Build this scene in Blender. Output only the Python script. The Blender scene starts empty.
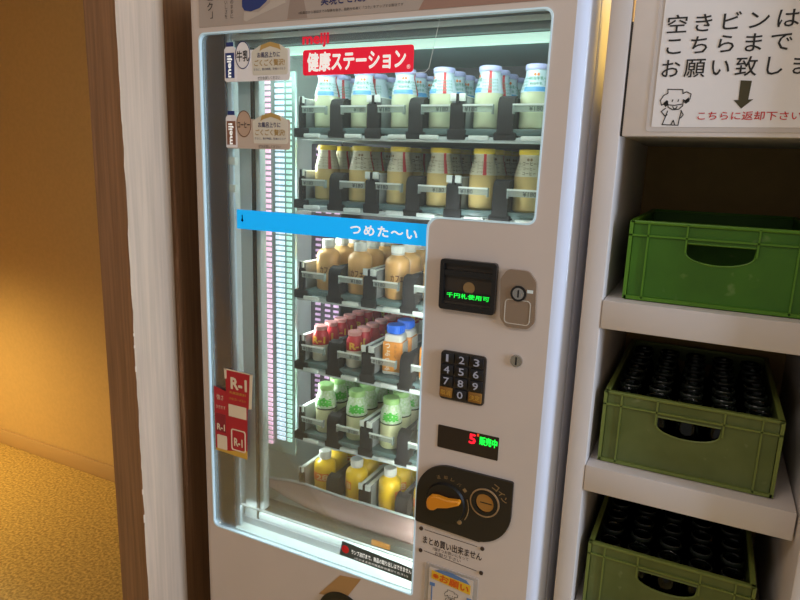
import bpy, bmesh, math, random
from mathutils import Matrix, Vector
random.seed(7)
scene = bpy.context.scene
COL = scene.collection
PI = math.pi

# ------------------------------------------------------------------ camera, world, lights, exposure
cam_data = bpy.data.cameras.new('camera')
cam = bpy.data.objects.new('camera', cam_data)
COL.objects.link(cam)
_R = ((0.895851, 0.123134, -0.426952), (0.443050, -0.173974, 0.879454), (0.034012, -0.977021, -0.210410))
_x = Vector([_R[i][0] for i in range(3)]); _y = -Vector([_R[i][1] for i in range(3)]); _z = -Vector([_R[i][2] for i in range(3)])
_m = Matrix((_x, _y, _z)).transposed().to_4x4()
_m.translation = Vector((0, -1.15, 1.45))
cam.matrix_world = _m
cam_data.sensor_width = 36.0
cam_data.lens = 631.0 / 800 * 36.0
cam_data.clip_start = 0.02
scene.camera = cam

world = bpy.data.worlds.new('world'); scene.world = world; world.use_nodes = True
bg = world.node_tree.nodes['Background']
bg.inputs[0].default_value = (1.0, 0.925, 0.86, 1); bg.inputs[1].default_value = 0.26

def lamp(name, kind, loc, direction, energy, color, **kw):
    d = bpy.data.lights.new(name, kind); d.energy = energy; d.color = color
    for k, v in kw.items(): setattr(d, k, v)
    o = bpy.data.objects.new(name, d); COL.objects.link(o); o.location = loc
    if direction is not None:
        o.rotation_euler = Vector(direction).to_track_quat('-Z', 'Y').to_euler()
    return o
# daylight from the window in the right-hand wall, ceiling lamps, the warm lamp of the hall
lamp('window_daylight', 'AREA', (2.28, -0.50, 1.55), (-1, 0.05, -0.02), 84, (0.62, 0.78, 1.0), shape='RECTANGLE', size=0.7, size_y=1.5)
lamp('ceiling_lamp_light', 'AREA', (-0.75, -1.5, 2.44), (0.0, 0.3, -1), 12, (1.0, 0.90, 0.80), shape='RECTANGLE', size=1.0, size_y=0.6)
lamp('hall_lamp_light', 'SPOT', (-3.12, -0.22, 0.95), (0.06, 0.14, -1), 70, (1.0, 0.70, 0.26), spot_size=math.radians(168), spot_blend=1.0, shadow_soft_size=0.08)
lamp('back_downlight', 'SPOT', (-0.10, 0.27, 2.42), (-0.10, -.1, -1), 85, (1.0, 0.60, 0.10), spot_size=math.radians(60), spot_blend=0.6, shadow_soft_size=0.04)

scene.view_settings.view_transform = 'Standard'
scene.view_settings.look = 'None'
scene.view_settings.gamma = 1.0
scene.view_settings.exposure = 0.0
scene.view_settings.use_curve_mapping = False

# ------------------------------------------------------------------ materials
def lin(c):
    return tuple(((v/255)/12.92 if v/255 <= .04045 else ((v/255+.055)/1.055)**2.4) for v in c) + (1.0,)
MATS = {}
def mat(name, rgb, rough=.5, metal=0.0, emit=0.0, noise=0.0, nscale=30.0, stretch=None, bump=0.0, coat=0.0, rgb2=None, spec=None):
    if name in MATS: return MATS[name]
    m = bpy.data.materials.new(name); m.use_nodes = True
    nt = m.node_tree; b = nt.nodes['Principled BSDF']
    b.inputs['Base Color'].default_value = lin(rgb)
    b.inputs['Roughness'].default_value = rough
    b.inputs['Metallic'].default_value = metal
    b.inputs['Coat Weight'].default_value = coat
    if spec is not None: b.inputs['Specular IOR Level'].default_value = spec
    if emit:
        b.inputs['Emission Color'].default_value = lin(rgb); b.inputs['Emission Strength'].default_value = emit
    if noise or bump:
        tc = nt.nodes.new('ShaderNodeTexCoord'); mp = nt.nodes.new('ShaderNodeMapping')
        if stretch: mp.inputs['Scale'].default_value = stretch
        nz = nt.nodes.new('ShaderNodeTexNoise'); nz.inputs['Scale'].default_value = nscale; nz.inputs['Detail'].default_value = 6
        nt.links.new(tc.outputs['Object'], mp.inputs[0]); nt.links.new(mp.outputs[0], nz.inputs['Vector'])
        if noise:
            rp = nt.nodes.new('ShaderNodeValToRGB')
            c1 = lin(rgb); c2 = lin(rgb2) if rgb2 else tuple(v*(1-noise) for v in c1[:3]) + (1,)
            rp.color_ramp.elements[0].color = c2; rp.color_ramp.elements[1].color = c1
            rp.color_ramp.elements[0].position = .35; rp.color_ramp.elements[1].position = .65
            nt.links.new(nz.outputs['Fac'], rp.inputs[0]); nt.links.new(rp.outputs[0], b.inputs['Base Color'])
        if bump:
            bp = nt.nodes.new('ShaderNodeBump'); bp.inputs['Strength'].default_value = bump; bp.inputs['Distance'].default_value = .004
            nt.links.new(nz.outputs['Fac'], bp.inputs['Height']); nt.links.new(bp.outputs[0], b.inputs['Normal'])
    MATS[name] = m
    return m
def glass_mat(name, tint=(255, 255, 255), refl=.6, extra=0.0, diff=None, diffw=0.0, rough=0.0):
    """thin clear sheet: transparent with a fresnel reflection (and a little milkiness)"""
    if name in MATS: return MATS[name]
    m = bpy.data.materials.new(name); m.use_nodes = True; nt = m.node_tree; nt.nodes.clear()
    out = nt.nodes.new('ShaderNodeOutputMaterial'); tr = nt.nodes.new('ShaderNodeBsdfTransparent'); gl = nt.nodes.new('ShaderNodeBsdfGlossy')
    tr.inputs[0].default_value = lin(tint); gl.inputs['Roughness'].default_value = rough
    fr = nt.nodes.new('ShaderNodeFresnel'); fr.inputs[0].default_value = 1.45
    mu = nt.nodes.new('ShaderNodeMath'); mu.operation = 'MULTIPLY_ADD'; mu.inputs[1].default_value = refl; mu.inputs[2].default_value = extra
    mx = nt.nodes.new('ShaderNodeMixShader')
    nt.links.new(fr.outputs[0], mu.inputs[0]); nt.links.new(mu.outputs[0], mx.inputs[0])
    src = tr
    if diffw:
        df = nt.nodes.new('ShaderNodeBsdfDiffuse'); df.inputs[0].default_value = lin(diff)
        tl = nt.nodes.new('ShaderNodeBsdfTranslucent'); tl.inputs[0].default_value = lin(diff)
        a = nt.nodes.new('ShaderNodeMixShader'); a.inputs[0].default_value = .5
        nt.links.new(df.outputs[0], a.inputs[1]); nt.links.new(tl.outputs[0], a.inputs[2])
        b = nt.nodes.new('ShaderNodeMixShader'); b.inputs[0].default_value = diffw
        nt.links.new(tr.outputs[0], b.inputs[1]); nt.links.new(a.outputs[0], b.inputs[2]); src = b
    nt.links.new(src.outputs[0], mx.inputs[1]); nt.links.new(gl.outputs[0], mx.inputs[2]); nt.links.new(mx.outputs[0], out.inputs[0])
    MATS[name] = m
    return m

PAINT = mat('machine_paint', (206, 190, 180), .38, noise=.04, nscale=6, coat=.15)
PAINT_EDGE = mat('edge_paint_cool_highlight', (220, 227, 248), .34, coat=.3)  # cool tint puts the daylight highlight of the door corner into the paint
PRINT = mat('header_print', (172, 156, 145), .45, noise=.06, nscale=9)
WHITE = mat('white_board', (210, 200, 196), .5, noise=.05, nscale=5)
PAPER = mat('white_paper', (236, 230, 230), .6, noise=.03, nscale=8)
BLACK = mat('black_plastic', (22, 20, 19), .35)
INK = mat('black_ink', (26, 22, 20), .6)
REDINK = mat('red_ink', (205, 40, 45), .6)
DGREY = mat('dark_grey_plastic', (66, 65, 70), .45, noise=.05)
MGREY = mat('mid_grey_plastic', (132, 138, 140), .4)
LGREY = mat('light_grey_plastic', (186, 198, 198), .4)
LANE = mat('lane_dark_plastic', (22, 18, 20), .75, noise=.12, nscale=40)
SLATE = mat('lane_floor_slate', (86, 108, 108), .35)
LINING = mat('cabinet_lining', (196, 206, 202), .45, noise=.04)
LININGD = mat('cabinet_back', (104, 100, 104), .6, noise=.1)
CLIP = mat('white_plastic', (220, 228, 224), .4)
CHROME = mat('brushed_metal', (190, 188, 184), .25, 1.0)
TAUPE = mat('taupe_metal', (150, 128, 108), .35, .35)
CLEAR = glass_mat('clear_glass', (250, 253, 252), .5, .01, (225, 235, 235), .035)
CLEARBAR = glass_mat('clear_plastic', (235, 245, 243), .6, .05, (225, 235, 232), .45)
FLAP = glass_mat('milky_flap_plastic', (250, 235, 235), .5, .02, (232, 205, 200), .62, .1)
BOTTLEGLASS = glass_mat('empty_bottle_glass', (190, 200, 192), .6, .01)
TRIM = mat('trim_added_glow', (200, 224, 234), .3, emit=.16)  # emission stands in for cabinet light passing through the trim

# ------------------------------------------------------------------ mesh helpers
def bx(bm, x0, x1, y0, y1, z0, z1, bevel=0.0, seg=2):
    r = bmesh.ops.create_cube(bm, size=1.0)
    vs = r['verts']
    for v in vs:
        v.co = Vector(((x0+x1)/2 + v.co.x*(x1-x0), (y0+y1)/2 + v.co.y*(y1-y0), (z0+z1)/2 + v.co.z*(z1-z0)))
    if bevel:
        es = list({e for v in vs for e in v.link_edges})
        bmesh.ops.bevel(bm, geom=es, offset=bevel, segments=seg, affect='EDGES', profile=.5)
    return vs
def lathe(bm, prof, n=32, cx=0, cy=0, z=0, a0=0.0, a1=2*PI):
    """revolve (r, z) profile around a vertical axis; a partial turn gives an open shell"""
    full = abs(a1 - a0 - 2*PI) < 1e-6
    m = n if full else n + 1
    rings = []
    for r, h in prof:
        if r < 1e-6: rings.append([bm.verts.new((cx, cy, z+h))])
        else: rings.append([bm.verts.new((cx + r*math.cos(a0+(a1-a0)*i/n), cy + r*math.sin(a0+(a1-a0)*i/n), z+h)) for i in range(m)])
    for A, B in zip(rings, rings[1:]):
        k = n
        for i in range(k):
            j = (i+1) % m if full else i+1
            if len(A) == 1 and len(B) == 1: continue
            if len(A) == 1: bm.faces.new((A[0], B[j], B[i]))
            elif len(B) == 1: bm.faces.new((A[i], A[j], B[0]))
            else: bm.faces.new((A[i], A[j], B[j], B[i]))
def disc_y(bm, cx, cz, r, y0, y1, n=32, r2=None):
    """short cylinder lying along Y"""
    r2 = r if r2 is None else r2
    A = [bm.verts.new((cx + r2*math.cos(2*PI*i/n), y0, cz + r2*math.sin(2*PI*i/n))) for i in range(n)]
    B = [bm.verts.new((cx + r*math.cos(2*PI*i/n), y1, cz + r*math.sin(2*PI*i/n))) for i in range(n)]
    bm.faces.new(A); bm.faces.new(B[::-1])
    for i in range(n): bm.faces.new((A[i], B[i], B[(i+1) % n], A[(i+1) % n]))
def ring_y(bm, cx, cz, ro, ri, y0, y1, n=36):
    ext(bm, circ(cx, cz, ro, n), [circ(cx, cz, ri, n)], y0, y1)
def circ(cx, cz, r, n=24, a0=0, a1=2*PI):
    return [(cx + r*math.cos(a0+(a1-a0)*i/n), cz + r*math.sin(a0+(a1-a0)*i/n)) for i in range(n)]
def ext(bm, outer, holes, y0, y1):
    """polygon (x, z) with holes, extruded from y0 to y1"""
    es = []; vs_all = []
    for loop in [outer] + list(holes):
        vs = [bm.verts.new((x, y0, z)) for x, z in loop]; vs_all += vs
        for a, b in zip(vs, vs[1:] + vs[:1]): es.append(bm.edges.new((a, b)))
    r = bmesh.ops.triangle_fill(bm, edges=es, use_beauty=True, use_dissolve=False)
    fs = [g for g in r['geom'] if isinstance(g, bmesh.types.BMFace)]
    if abs(y1-y0) > 1e-7:
        q = bmesh.ops.extrude_face_region(bm, geom=fs)
        for g in q['geom']:
            if isinstance(g, bmesh.types.BMVert): g.co.y = y1
    return fs
def rpoly(pts, n=6):
    """pts (x, z, radius) -> polygon with rounded corners"""
    out = []
    L = len(pts)
    for i in range(L):
        x, z, r = pts[i]
        if r <= 0: out.append((x, z)); continue
        p = Vector((x, z)); a = (Vector(pts[i-1][:2])-p).normalized(); b = (Vector(pts[(i+1) % L][:2])-p).normalized()
        ang = a.angle(b); t = r/math.tan(ang/2)
        s = p + a*t; e = p + b*t; c = p + (a+b).normalized()*(r/math.sin(ang/2))
        v0 = s-c; v1 = e-c
        for k in range(n+1):
            f = k/n; w = ang2 = v0.angle(v1)
            q = (v0*math.sin((1-f)*w) + v1*math.sin(f*w))/math.sin(w)
            out.append((c.x+q.x, c.y+q.y))
    return out
def rrect(x0, x1, z0, z1, r, n=5):
    return rpoly([(x0, z0, r), (x1, z0, r), (x1, z1, r), (x0, z1, r)], n)
def tube(bm, pts, r, n=8):
    """round bar through points"""
    prev = None; P = [Vector(p) for p in pts]
    for i, p in enumerate(P):
        d = (P[min(i+1, len(P)-1)] - P[max(i-1, 0)]).normalized()
        u = d.cross(Vector((0, 0, 1)));
        if u.length < 1e-4: u = d.cross(Vector((0, 1, 0)))
        u.normalize(); w = d.cross(u)
        ring = [bm.verts.new(p + u*(r*math.cos(2*PI*k/n)) + w*(r*math.sin(2*PI*k/n))) for k in range(n)]
        if prev:
            for k in range(n): bm.faces.new((prev[k], prev[(k+1) % n], ring[(k+1) % n], ring[k]))
        else: bm.faces.new(ring)
        prev = ring
    bm.faces.new(prev[::-1])
def stroke(bm, pts, w, y, closed=False):
    """flat pen line in the (x, z) plane"""
    P = [Vector(p) for p in pts]
    if closed: P = P + [P[0]]
    for a, b in zip(P, P[1:]):
        d = (b-a)
        if d.length < 1e-6: continue
        d.normalize(); nrm = Vector((-d.y, d.x))*w/2; a2 = a - d*w*.3; b2 = b + d*w*.3
        vs = [bm.verts.new((q.x, y, q.y)) for q in (a2-nrm, b2-nrm, b2+nrm, a2+nrm)]
        bm.faces.new(vs)

def new(): return bmesh.new()
def mesh_of(name, bm, m, smooth=35):
    bmesh.ops.recalc_face_normals(bm, faces=bm.faces)
    me = bpy.data.meshes.new(name); bm.to_mesh(me); bm.free(); me.materials.append(m)
    if smooth and len(me.polygons):
        me.polygons.foreach_set('use_smooth', [True]*len(me.polygons)); me.set_sharp_from_angle(angle=math.radians(smooth))
    return me
WORLDPOS = {}
def obj(name, bm, m, parent=None, label=None, smooth=35):
    """world-coordinate mesh under an unrotated parent chain"""
    me = mesh_of(name, bm, m, smooth) if not isinstance(bm, bpy.types.Mesh) else bm
    o = bpy.data.objects.new(name, me); COL.objects.link(o)
    if parent is not None:
        o.parent = parent
        o.location = -WORLDPOS.get(parent.name, Vector((0, 0, 0)))
    WORLDPOS[o.name] = Vector((0, 0, 0))
    if label: o['label'] = label
    return o
def thing(name, label, cat, loc, group=None):
    o = bpy.data.objects.new(name, None); COL.objects.link(o); o.location = loc; o.empty_display_size = .05
    o['label'] = label; o['category'] = cat
    if group: o['group'] = group
    WORLDPOS[o.name] = Vector(loc)
    return o
def struct(name, bm, m):
    o = obj(name, bm, m); o['kind'] = 'structure'; return o

_textcache = {}
def text_mesh(s, bold=0.0, space=1.0, vertical=False):
    key = (s, space, vertical)
    if key in _textcache: return _textcache[key]
    cu = bpy.data.curves.new('lettering', 'FONT'); cu.body = '\n'.join(s) if vertical else s
    cu.size = 1.0; cu.space_character = space; cu.resolution_u = 2
    if vertical: cu.align_x = 'CENTER'
    o = bpy.data.objects.new('lettering', cu); COL.objects.link(o)
    bpy.context.view_layer.update()
    me = bpy.data.meshes.new_from_object(o.evaluated_get(bpy.context.evaluated_depsgraph_get()))
    bpy.data.objects.remove(o); bpy.data.curves.remove(cu)
    data = ([tuple(v.co[:2]) for v in me.vertices], [tuple(p.vertices) for p in me.polygons])
    bpy.data.meshes.remove(me)
    _textcache[key] = data
    return data
def text_into(bm, s, x0, x1, zc, y, h=None, bold=0.0, space=1.0, rot=0.0, vertical=False, fn=None):
    """writing fitted between x0 and x1, centred on height zc; height h or natural"""
    vs, fs = text_mesh(s, bold, space, vertical)
    if not vs: return
    ax = min(v[0] for v in vs); bx_ = max(v[0] for v in vs); az = min(v[1] for v in vs); bz = max(v[1] for v in vs)
    sx = (x1-x0)/(bx_-ax); sz = (h/(bz-az)) if h else sx
    cx = (x0+x1)/2
    d = bold*.75
    for ci, (ox, oz) in enumerate([(0, 0)] if not bold else [(d, 0), (-d, 0), (0, d), (0, -d), (d*.7, d*.7), (-d*.7, d*.7), (d*.7, -d*.7), (-d*.7, -d*.7)]):
        lift = ci*2.5e-5
        out = []
        for vx, vz in vs:
            dx = (vx-(ax+bx_)/2+ox)*sx; dz = (vz-(az+bz)/2+oz)*sz
            rx = dx*math.cos(rot)-dz*math.sin(rot); rz = dx*math.sin(rot)+dz*math.cos(rot)
            co = (cx+rx, y-lift, zc+rz) if fn is None else fn(cx+rx, zc+rz)
            if fn is not None: co = (co[0]*(1+lift*30), co[1]*(1+lift*30), co[2])
            out.append(bm.verts.new(co))
        for f in fs:
            try: bm.faces.new([out[i] for i in f])
            except ValueError: pass
def text(s, x0, x1, zc, y, m, parent, h=None, name='lettering', **kw):
    bm = new(); text_into(bm, s, x0, x1, zc, y, h, **kw)
    me = bpy.data.meshes.new(name); bm.to_mesh(me); bm.free(); me.materials.append(m)
    return obj(name, me, m, parent)
def plain(name, bm, m, parent):     # flat printed shapes (facing is irrelevant)
    me = bpy.data.meshes.new(name); bm.to_mesh(me); bm.free(); me.materials.append(m)
    return obj(name, me, m, parent)

# ------------------------------------------------------------------ the room
CARPET = mat('hall_carpet', (222, 190, 112), .95, noise=.5, nscale=95, bump=1.0, rgb2=(164, 134, 74))
WALLP = mat('beige_wallpaper', (206, 174, 118), .8, noise=.06, nscale=60, bump=.15)
WALLN = mat('plain_wall', (190, 172, 150), .8, noise=.05, nscale=30, bump=.1)
BASEB = mat('baseboard_vinyl', (190, 158, 112), .5)
CEIL = mat('ceiling_board', (214, 206, 194), .9, noise=.05, nscale=50, bump=.2)
WOODL = mat('pale_wood_laminate', (214, 188, 164), .5, noise=.16, nscale=7, stretch=(14, 14, .5), bump=.05)
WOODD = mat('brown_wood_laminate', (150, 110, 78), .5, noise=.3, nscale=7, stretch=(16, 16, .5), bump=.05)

b = new(); bx(b, -4.6, 2.4, -3.2, .9, -.05, 0); struct('floor', b, CARPET)
b = new(); bx(b, -4.6, 2.4, -3.2, .9, 2.5, 2.55); struct('ceiling', b, CEIL)
b = new(); bx(b, -4.55, -1.322, .655, .9, 0, 2.5); struct('wall_hall', b, WALLP)
b = new(); bx(b, -4.55, -1.322, .640, .655, 0, .075, .004); struct('baseboard_hall', b, BASEB)
b = new(); bx(b, -4.6, -4.55, -3.2, .9, 0, 2.5); struct('wall_left', b, WALLP)
b = new(); bx(b, -1.22, 2.35, .80, .9, 0, 2.5); struct('wall_back', b, WALLN)
b = new(); bx(b, -4.55, -1.95, -1.40, -1.30, 0, 2.5); struct('wall_front', b, WALLP)
# right-hand wall with the window that lets in the cool daylight
b = new()
bx(b, 2.35, 2.4, -3.2, -.95, 0, 2.5); bx(b, 2.35, 2.4, -.10, .9, 0, 2.5); bx(b, 2.35, 2.4, -.95, -.10, 0, .75); bx(b, 2.35, 2.4, -.95, -.10, 2.35, 2.5)
struct('wall_right', b, WALLN)
b = new()
for a in ((-.95, -.92, .75, 2.35), (-.13, -.10, .75, 2.35), (-.95, -.10, .75, .79), (-.95, -.10, 2.31, 2.35)):
    bx(b, 2.34, 2.40, a[0], a[1], a[2], a[3])
struct('window_1', b, WHITE)
# end of the wooden partition between hall and machine: brown front, pale laminate strip on the side, brown behind it
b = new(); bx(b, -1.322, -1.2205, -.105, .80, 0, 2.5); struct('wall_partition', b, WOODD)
b = new()


# the laminate edge is nibbled along the corner
pts = []
z = 0.0
while z < 2.5:
    pts.append((-.1065 + random.choice((0, 0, 0, .001, .0015, .003)), z)); z += random.uniform(.01, .05)
pts.append((-.1065, 2.5))
poly = pts + [(.030, 2.5), (.030, 0.0)]
fv = [b.verts.new((-1.2200, y_, z_)) for y_, z_ in poly]
gv = [b.verts.new((-1.2205, y_, z_)) for y_, z_ in poly]
for i in range(len(poly)):
    j = (i+1) % len(poly); b.faces.new((fv[i], fv[j], gv[j], gv[i]))
ed = [b.edges.get((fv[i], fv[(i+1) % len(poly)])) for i in range(len(poly))]
bmesh.ops.triangle_fill(b, edges=ed, use_beauty=True)
struct('trim_partition', b, WOODL)
b = new()
for zc in (.24, .52, .60, .93, .99, 1.02):
    bx(b, -1.2215, -1.2197, -.1072, -.1035, zc, zc+random.uniform(.006, .022))
struct('trim_chips', b, mat('chipped_laminate', (226, 208, 190), .8))

# ------------------------------------------------------------------ vending machine
vm = thing('vending_machine', 'beige vending machine full of bottled milk drinks behind a lit glass window', 'vending machine', (-.666, .33, 0))
XL, XR = -1.1155, -.2125
# outer shell
b = new()
bx(b, XR-.034, XR, .045, .70, .03, 1.83, .006)
bx(b, XL+.03, XR-.034, .685, .70, .03, 1.83); bx(b, XL+.03, XR-.034, .045, .69, 1.80, 1.83); bx(b, XL+.03, XR-.034, .045, .69, .03, .06)
cab = obj('cabinet', b, PAINT_EDGE, vm)
b = new(); bx(b, XL+.004, XL+.0298, .045, .70, .03, 1.83, .006); obj('cabinet_side', b, mat('cabinet_side_darkened', (96, 90, 84), .6), vm, 'left side of the cabinet, darkened grey to shade the gap')  # unseen side, coloured dark to cut bounced light in the gap
for x_ in (XL+.06, XR-.08):
    for y_ in (.10, .62):
        b = new(); lathe(b, [(0, 0), (.025, 0), (.025, .008), (.012, .01), (.012, .035), (0, .035)], 16, x_, y_, 0); obj('levelling_foot', b, BLACK, cab)
# inner lining
b = new()
bx(b, -1.085, -1.078, .05, .62, .44, 1.76); bx(b, -.262, -.255, .05, .62, .44, 1.76)
bx(b, -1.085, -.255, .05, .62, .44, .45)
obj('lining', b, LINING, vm)
b = new(); bx(b, -1.078, -.262, .615, .625, .45, 1.76); obj('back_lining', b, LININGD, vm)
b = new(); bx(b, -1.078, -.262, .12, .62, 1.722, 1.735)
obj('lining_ceiling', b, mat('lining_ceiling_plastic', (196, 226, 216), .12), vm)
# door with the window cut out
def Lpoly(d, rr=.016):
    return rpoly([(-1.083+d, .499+d, rr), (-.502-d, .499+d, rr*.4), (-.502-d, 1.349+d, .024-d*.5 if d < .03 else .01), (-.289-d, 1.349+d, rr), (-.286-d, 1.721-d, rr), (-1.083+d, 1.721-d, rr)], 6)
b = new()
ext(b, [(XL+.02, .09), (-.247, .09), (-.247, 1.83), (XL+.02, 1.83)], [Lpoly(0)], 0, .035)
# rounded vertical edges of the door
def edge_strip(b, xs, z0, z1):
    A = [b.verts.new((x, y, z0)) for x, y in xs]; B = [b.verts.new((x, y, z1)) for x, y in xs]
    for i in range(len(xs)-1): b.faces.new((A[i], A[i+1], B[i+1], B[i]))
edge_strip(b, [(XL+.02, 0)] + [(XL+.02-.02*math.sin(t*PI/16), .02-.02*math.cos(t*PI/16)) for t in range(1, 9)] + [(XL, .035)], .09, 1.83)
door = obj('door', b, PAINT, vm)
b = new()
prof = [(-.247, 0)] + [(-.247+.0325*math.sin(t*PI/24), .032-.032*math.cos(t*PI/24)) for t in range(1, 13)] + [(-.2145, .037), (-.2200, .040), (-.247, .040)]
edge_strip(b, prof, .09, 1.83)
obj('door_edge', b, PAINT_EDGE, door, 'rounded glossy pale edge of the door')
b = new(); bx(b, -.250, -.2170, .036, .0445, .09, 1.83); obj('door_gasket', b, DGREY, door)
b = new(); bx(b, XL+.03, -.26, .035, .04, .06, .095); obj('kick_plate', b, DGREY, door)
# window trim and pane
b = new(); ext(b, Lpoly(-.001), [Lpoly(.0022)], -.0016, .012); obj('window_trim', b, TRIM, vm, 'pale trim around the window with an added glow')
b = new(); ext(b, Lpoly(.004), [], .0045, .0085); glass = obj('window_pane', b, CLEAR, vm, smooth=0)
# dark printed strip behind the pane, door frame profiles behind it
b = new(); bx(b, -1.079, -1.022, .012, .016, .500, 1.720); obj('window_mask', b, mat('mask_print', (58, 62, 74), .6), vm)
b = new(); bx(b, -1.034, -1.012, .022, .030, .50, 1.73, .003); obj('frame_strip', b, mat('pale_strip', (205, 222, 232), .3), vm)
b = new()
bx(b, -1.012, -.978, .045, .055, .50, 1.72); bx(b, -.972, -.958, .052, .075, .55, 1.70, .003)
obj('frame_post', b, LGREY, vm)
b = new(); bx(b, -.978, -.972, .046, .058, .52, 1.71); obj('frame_seal', b, BLACK, vm)
for zc in (1.435, 1.372, 1.52):
    b = new(); bx(b, -1.03, -1.003, .018, .03, zc, zc+.018, .002); obj('frame_clip', b, CLIP, vm)
b = new(); bx(b, -1.010, -.29, .022, .032, 1.707, 1.717, .002); obj('frame_rail', b, CLIP, vm)
b = new(); bx(b, -1.010, -.29, .034, .05, 1.694, 1.708); obj('frame_lintel', b, mat('lintel_grey', (112, 128, 132), .4), vm)
b = new()
bx(b, -1.02, -.502, .048, .062, .524, .542, .003)
bx(b, -1.02, -.502, .010, .048, .497, .5045)
obj('window_sill', b, mat('sill_white', (214, 230, 228), .35), vm)
b = new(); bx(b, -1.02, -.502, .042, .050, .5045, .524); obj('sill_channel', b, mat('sill_grey', (150, 160, 166), .4), vm)
b = new(); bx(b, -1.02, -.502, .10, .13, .47, .535); obj('chute_floor', b, mat('chute_dark', (96, 98, 92), .4), vm)

# lamps inside the machine, and fill lights added to them
LEDBASE = mat('lamp_cover', (160, 184, 178), .25)
b = new(); bx(b, -1.036, -.940, .166, .176, .66, 1.66, .003); strip = obj('lamp_strip', b, LEDBASE, vm)
def leds(name, xs, y, z0, z1, pitch, w, h, m, parent):
    b = new(); z = z0; k = 0
    while z < z1:
        for x in xs: bx(b, x-w/2, x+w/2, y-.004, y, z, z+h)
        z += pitch
    return obj(name, b, m, parent, smooth=0)
LP = mat('led_pink', (255, 205, 232), .4, emit=1.05); LW = mat('led_white', (226, 240, 255), .4, emit=1.05); LM = mat('led_mint', (196, 240, 226), .4, emit=.95)
leds('led_column', (-1.022,), .166, .68, 1.64, .0138, .016, .0085, LP, strip)
leds('led_column', (-.992, -.978), .166, .70, 1.64, .0138, .012, .0085, LW, strip)
leds('led_column', (-.957,), .166, .70, 1.64, .0138, .014, .0085, LM, strip)
b = new(); bx(b, -1.078, -.975, .44, .452, .62, 1.50, .003); strip2 = obj('led_reflection_strip', b, mat('led_reflection_cover', (84, 76, 84), .3), vm)  # added strip; its dim dots stand in for reflections of the front LEDs
leds('led_column', (-1.05, -1.015, -.985), .44, .64, 1.49, .0165, .017, .007, mat('led_reflection_violet', (205, 165, 205), .4, emit=.55), strip2)
b = new(); bx(b, -1.0, -.292, .056, .080, 1.678, 1.694, .004); top_lamp = obj('top_lamp', b, mat('tube_lamp', (200, 240, 224), .3, emit=1.0), vm)
b = new(); bx(b, -1.0, -.292, .058, .078, 1.694, 1.722); obj('lamp_housing', b, MGREY, top_lamp)
def vmlight(name, loc, direction, energy, color, sx, sy):
    o = lamp(name, 'AREA', loc, direction, energy, color, shape='RECTANGLE', size=sx, size_y=sy)
    o.parent = vm; o.location = Vector(loc) - Vector((-.666, .33, 0)); return o
vmlight('top_lamp_light', (-.64, .090, 1.668), (0, .45, -1), .7, (.86, 1.0, .94), .66, .02)
o = vmlight('lamp_strip_light', (-.930, .174, 1.16), (.72, .69, 0), 3.6, (.93, 1.0, .97), .95, .03)
q = Matrix((Vector((0, 0, 1)), Vector((-.69, .72, 0)).normalized(), Vector((-.72, -.69, 0)).normalized())).transposed()
o.rotation_euler = q.to_euler()
o = vmlight('front_post_light', (-.60, .055, 1.0), (-.35, 1, 0), 3.2, (.93, 1.0, .97), 1.2, .03)
q = Matrix((Vector((0, 0, 1)), Vector((1, .35, 0)).normalized(), Vector((.35, -1, 0)).normalized())).transposed()
o.location = Vector((-.498, .045, .93)) - Vector((-.666, .33, 0)); o.data.size = .8
o.rotation_euler = q.to_euler()
b = new(); bx(b, -.498, -.48, .036, .043, .52, 1.34, .002); obj('side_lamp', b, LEDBASE, vm)

b = new(); bx(b, -1.01, -.502, .020, .028, .567, .569); obj('sill_fill_bar', b, CLEARBAR, vm)  # bar added only to carry the sill fill light
vmlight('sill_fill_light', (-.76, .024, .566), (0, .30, -1), .42, (.92, 1.0, 1.0), .50, .010)  # added fill light to brighten the window sill
vmlight('lining_fill_light', (-.64, .088, 1.682), (0, .85, .5), .9, (.86, 1.0, .95), .66, .012)  # added uplight to brighten the lining ceiling behind the top lamp
o = vmlight('frame_fill_light', (-.515, .030, 1.0), (-1, .12, 0), 2.4, (.92, .98, 1.0), 1.0, .02)  # added fill light to brighten the grey frame post
q = Matrix((Vector((0, 0, 1)), Vector((.12, 1, 0)).normalized(), Vector((1, -.12, 0)).normalized())).transposed()
o.location = Vector((-.507, .030, .93)) - Vector((-.666, .33, 0)); o.data.size = .80
o.rotation_euler = q.to_euler()
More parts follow.
